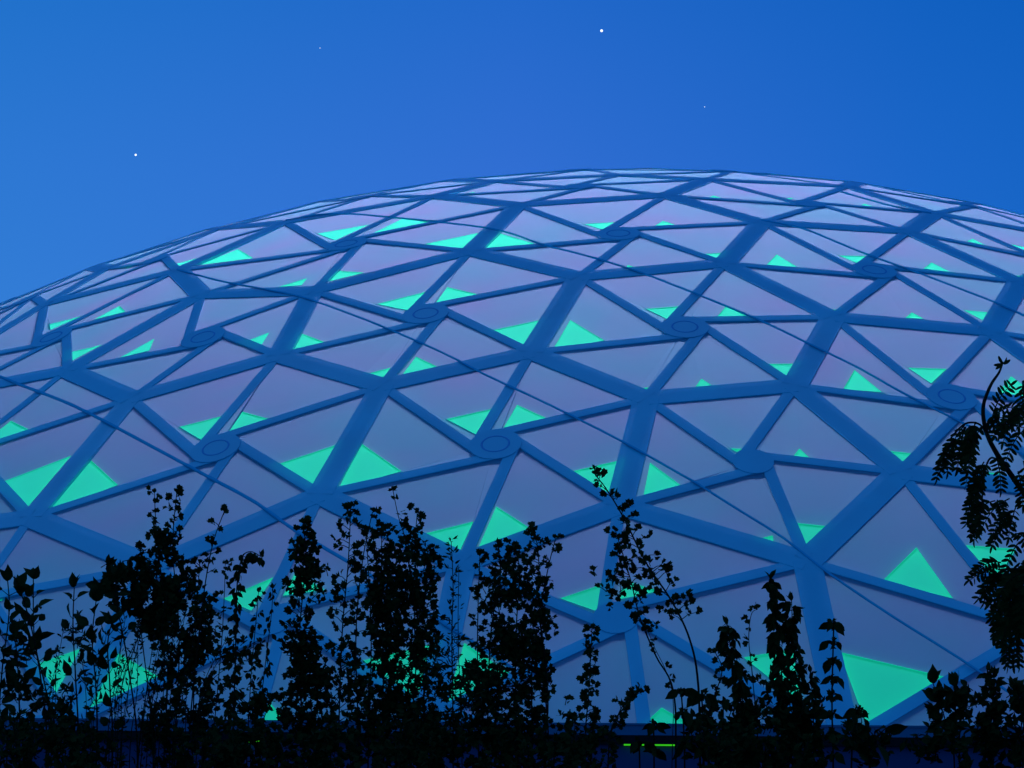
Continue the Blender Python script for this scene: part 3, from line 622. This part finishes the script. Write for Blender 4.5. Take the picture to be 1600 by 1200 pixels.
p = Plant('broad_leaved_shrub', base(1475, 7.2), 'broad-leaved shrub standing left of the corner bush under the overhanging tree', 'shrub', GS)
broad(p, [(1492, 1215), (1478, 1130), (1458, 1068)], 7.2, 26, step=18, y0=1170); broad(p, [(1500, 1215), (1500, 1130), (1494, 1072)], 7.2, 26, step=16)
mass(p, 1490, 1120, 34, 40, 7.2, 50, 'ovate', 18); mass(p, 1470, 1175, 60, 30, 7.2, 80, 'ovate', 15); p.done()
p = Plant('corner_bush', base(1570, 7.4), 'dense round bush in the right corner below the overhanging tree', 'bush', GS)
spire(p, [(1552, 1200), (1552, 1120), (1548, 1052)], 7.4, 28, 'ovate', 15, step=3.5, per=4, taper=.3)
spire(p, [(1598, 1200), (1596, 1120), (1590, 1078)], 7.4, 30, 'ovate', 15, step=3.5, per=4)
mass(p, 1575, 1140, 50, 60, 7.4, 190, 'ovate', 15); p.done()
# low plants along the foot of the bed
for x, d, w, n, top, lab in ((60, 6.9, 90, 150, 1130, 'low tangle of leaves along the bottom edge in the left corner'), (350, 7.0, 70, 110, 1140, 'low plant at the foot of the stalk with the nodding tip'),
                       (500, 7.1, 80, 150, 1130, 'low plant at the foot of the narrow dense spire'), (690, 7.1, 110, 230, 1125, 'low mat of leaves in front of the two dense bushes near the middle'),
                       (870, 7.0, 60, 90, 1140, 'low plant at the foot of the dense bush beside the leaning branches'), (1180, 7.0, 90, 150, 1140, 'low plant at the foot of the dark leafy columns')):
    p = Plant('low_shrub', base(x, d), lab, 'shrub', GS)
    for k in range(9):
        q = x+rnd(-w, w); spire(p, [(q, 1215), (q+rnd(-8, 8), 1180), (q+rnd(-14, 14), top+rnd(-15, 30))], d+rnd(-.2, .2), 14, random.choice(('lobed', 'ovate')), 12, step=6, per=3, stem=1.6, y0=1260)
    mass(p, x, 1195, w, 42, d, n, 'lobed', 13); p.done()

# ------------------------------------------------------------------ the overhanging tree, trunk outside the frame
D = 6.4; u = D/F
tree = empty('feathery_tree', tuple(V((at(1830, 1200, D).x, D, 0))), 'tree of feathery leaflets overhanging the right edge with one bare twig on top', 'tree')
tr, br, lf = MB(), MB(), MB()
t0 = V((at(1830, 1200, D).x, D, 0))
tr.tube(smooth_path([t0, t0+V((.02, 0, .8)), at(1815, 1180, D), at(1800, 900, D+.1), at(1790, 600, D+.1)], 4), .055, .03, 8)
BO = [[(1800, 960), (1700, 870), (1625, 800), (1575, 735), (1545, 685), (1536, 640), (1547, 604), (1561, 582), (1567, 566)],
      [(1800, 980), (1690, 930), (1630, 900), (1590, 890), (1560, 890)],
      [(1800, 900), (1690, 760), (1630, 690), (1604, 630), (1598, 596)],
      [(1545, 690), (1532, 664), (1508, 662), (1486, 684)],
      [(1575, 735), (1550, 715), (1538, 740), (1534, 790)],
      [(1800, 990), (1690, 960), (1630, 950), (1590, 970)]]
def pinnate(p, d, n, ll, size):
    d = d.normalized(); pts = [p]; st = ll/n
    for k in range(n):
        d = (d+V((0, 0, -.16))+rvec(.04)).normalized(); pts.append(pts[-1]+d*st)
    br.tube(pts, 1.1*u, .5*u, 4)
    sd = d.cross(V((rnd(-.5, .5), -1, rnd(-.4, .4)))).normalized()
    for k in range(1, n+1):
        t = (pts[k]-pts[k-1]).normalized()
        for q in (-1, 1):
            leaf(lf, pts[k], sd*q+t*.45+V((0, 0, -.25))+rvec(.18), size*rnd(.8, 1.1)*(1 if k < n else .8), 'oval', .15, 1.4)
    leaf(lf, pts[-1], d, size, 'oval', .15)
for bi, b in enumerate(BO):
    pts = smooth_path([at(x, y, D+rnd(-.1, .1)) for x, y in b], 6)
    br.tube(pts, (1.8 if bi in (3, 4) else 6)*u, 1.3*u, 6)
tip = at(1567, 565, D)
for dx, dz in ((-14, -2), (-12, -8), (8, 4), (10, 12), (-4, 6)):
    leaf(lf, tip+V((0, 0, -4*u)), V((dx, rnd(-4, 4), dz)), 15*u, 'oval', .2, 1.2)
SPOTS = [((1535, 662), (-.5, -.6), 2), ((1520, 664), (-.5, -.8), 3), ((1506, 666), (-.6, -.7), 3), ((1490, 684), (-.5, -1), 3), ((1526, 690), (-.3, -1), 2),
         ((1540, 718), (-.6, -.7), 3), ((1536, 748), (-.6, -.8), 3), ((1534, 784), (-.5, -.9), 3), ((1540, 668), (.4, .4), 2), ((1552, 650), (.3, .5), 2), ((1598, 596), (-.3, -.7), 2), ((1600, 640), (-.6, -.3), 4)]
for (x, y), (dx, dz), n in SPOTS:
    for k in range(n):
        pinnate(at(x+rnd(-5, 5), y+rnd(-5, 5), D+rnd(-.1, .1)), V((dx+rnd(-.3, .3), rnd(-.4, .4), dz+rnd(-.3, .3))), random.choice((6, 7, 8)), rnd(48, 70)*u, 14*u)
for k in range(15):                          # the looser upper part
    pinnate(at(rnd(1552, 1612), rnd(665, 850), D+rnd(-.2, .2)), V((rnd(-1, .6), rnd(-.5, .5), rnd(-1, .2))), random.choice((6, 7, 8)), rnd(48, 72)*u, 15*u)
for k in range(44):                          # the dense hanging bunch
    a, r = rnd(0, 6.28), math.sqrt(rnd(0, 1))
    pinnate(at(1596+46*r*math.cos(a), 915+52*r*math.sin(a), D+rnd(-.25, .25)), V((rnd(-.9, .5), rnd(-.6, .6), rnd(-.9, .2))), random.choice((6, 7, 8)), rnd(45, 66)*u, 15*u)
for k in range(5): pinnate(at(1578+rnd(-9, 12), 978+rnd(-8, 8), D+rnd(-.1, .1)), V((rnd(-.25, .2), 0, -1)), 7, 58*u, 14*u)
tr.build('trunk', M_BARK, tree, True); br.build('branches', M_BARK, tree); lf.build('foliage', M_LEAF, tree)

# ------------------------------------------------------------------ camera, sky, light
cd = bpy.data.cameras.new('camera'); cam = bpy.data.objects.new('camera', cd); col.objects.link(cam)
cd.sensor_width = 36; cd.lens = F/1600*36; cd.clip_start = .1; cd.clip_end = 6000
cam.matrix_world = Matrix(((RT.x, UP.x, -FW.x, CAM.x), (RT.y, UP.y, -FW.y, CAM.y), (RT.z, UP.z, -FW.z, CAM.z), (0, 0, 0, 1)))
sc.camera = cam

w = bpy.data.worlds.new('World'); sc.world = w; w.use_nodes = True
nt = w.node_tree; N = nt.nodes; LK = nt.links
bg = N['Background']
tc = N.new('ShaderNodeTexCoord'); sx = N.new('ShaderNodeSeparateXYZ'); LK.new(tc.outputs['Generated'], sx.inputs[0])
def wramp(src, stops):
    r = N.new('ShaderNodeValToRGB'); e = r.color_ramp.elements
    while len(e) < len(stops): e.new(.5)
    for i, (p, c) in enumerate(stops): e[i].position = p; e[i].color = (*c, 1)
    LK.new(src, r.inputs['Fac']); return r
def mrange(src, a, b):
    m = N.new('ShaderNodeMapRange'); m.inputs['From Min'].default_value = a; m.inputs['From Max'].default_value = b
    LK.new(src, m.inputs['Value']); return m.outputs['Result']
elev = wramp(mrange(sx.outputs['Z'], -.1, 1), [(0, (.004, .008, .012)), (.09, (.05, .10, .25)), (.11, (.060, .20, .70)), (.25, (.042, .180, .68)), (.33, (.031, .158, .65)), (.40, (.016, .138, .59)), (1, (.012, .07, .34))])
azim = wramp(mrange(sx.outputs['X'], -.3, .3), [(0, (.78, 1.24, 1.0)), (.5, (1.0, 1.0, 1.0)), (.8, (.35, .84, .89)), (1, (.15, .76, .82))])
mx = N.new('ShaderNodeMix'); mx.data_type = 'RGBA'; mx.blend_type = 'MULTIPLY'; mx.inputs['Factor'].default_value = 1
LK.new(elev.outputs['Color'], mx.inputs['A']); LK.new(azim.outputs['Color'], mx.inputs['B'])
LK.new(mx.outputs['Result'], bg.inputs['Color']); bg.inputs['Strength'].default_value = 1.0

sl = bpy.data.lights.new('afterglow', 'SUN'); so = bpy.data.objects.new('afterglow', sl); col.objects.link(so)
sl.energy = .16; sl.angle = math.radians(100); sl.color = (.5, .9, 1.0)
so.rotation_euler = V((.1, .3, -1.0)).to_track_quat('-Z', 'Y').to_euler()

vs = sc.view_settings; sc.display_settings.display_device = 'sRGB'
vs.view_transform = 'Standard'; vs.look = 'None'; vs.exposure = 0; vs.gamma = 1; vs.use_curve_mapping = False
sc.cycles.max_bounces = 4; sc.cycles.diffuse_bounces = 2; sc.cycles.glossy_bounces = 2
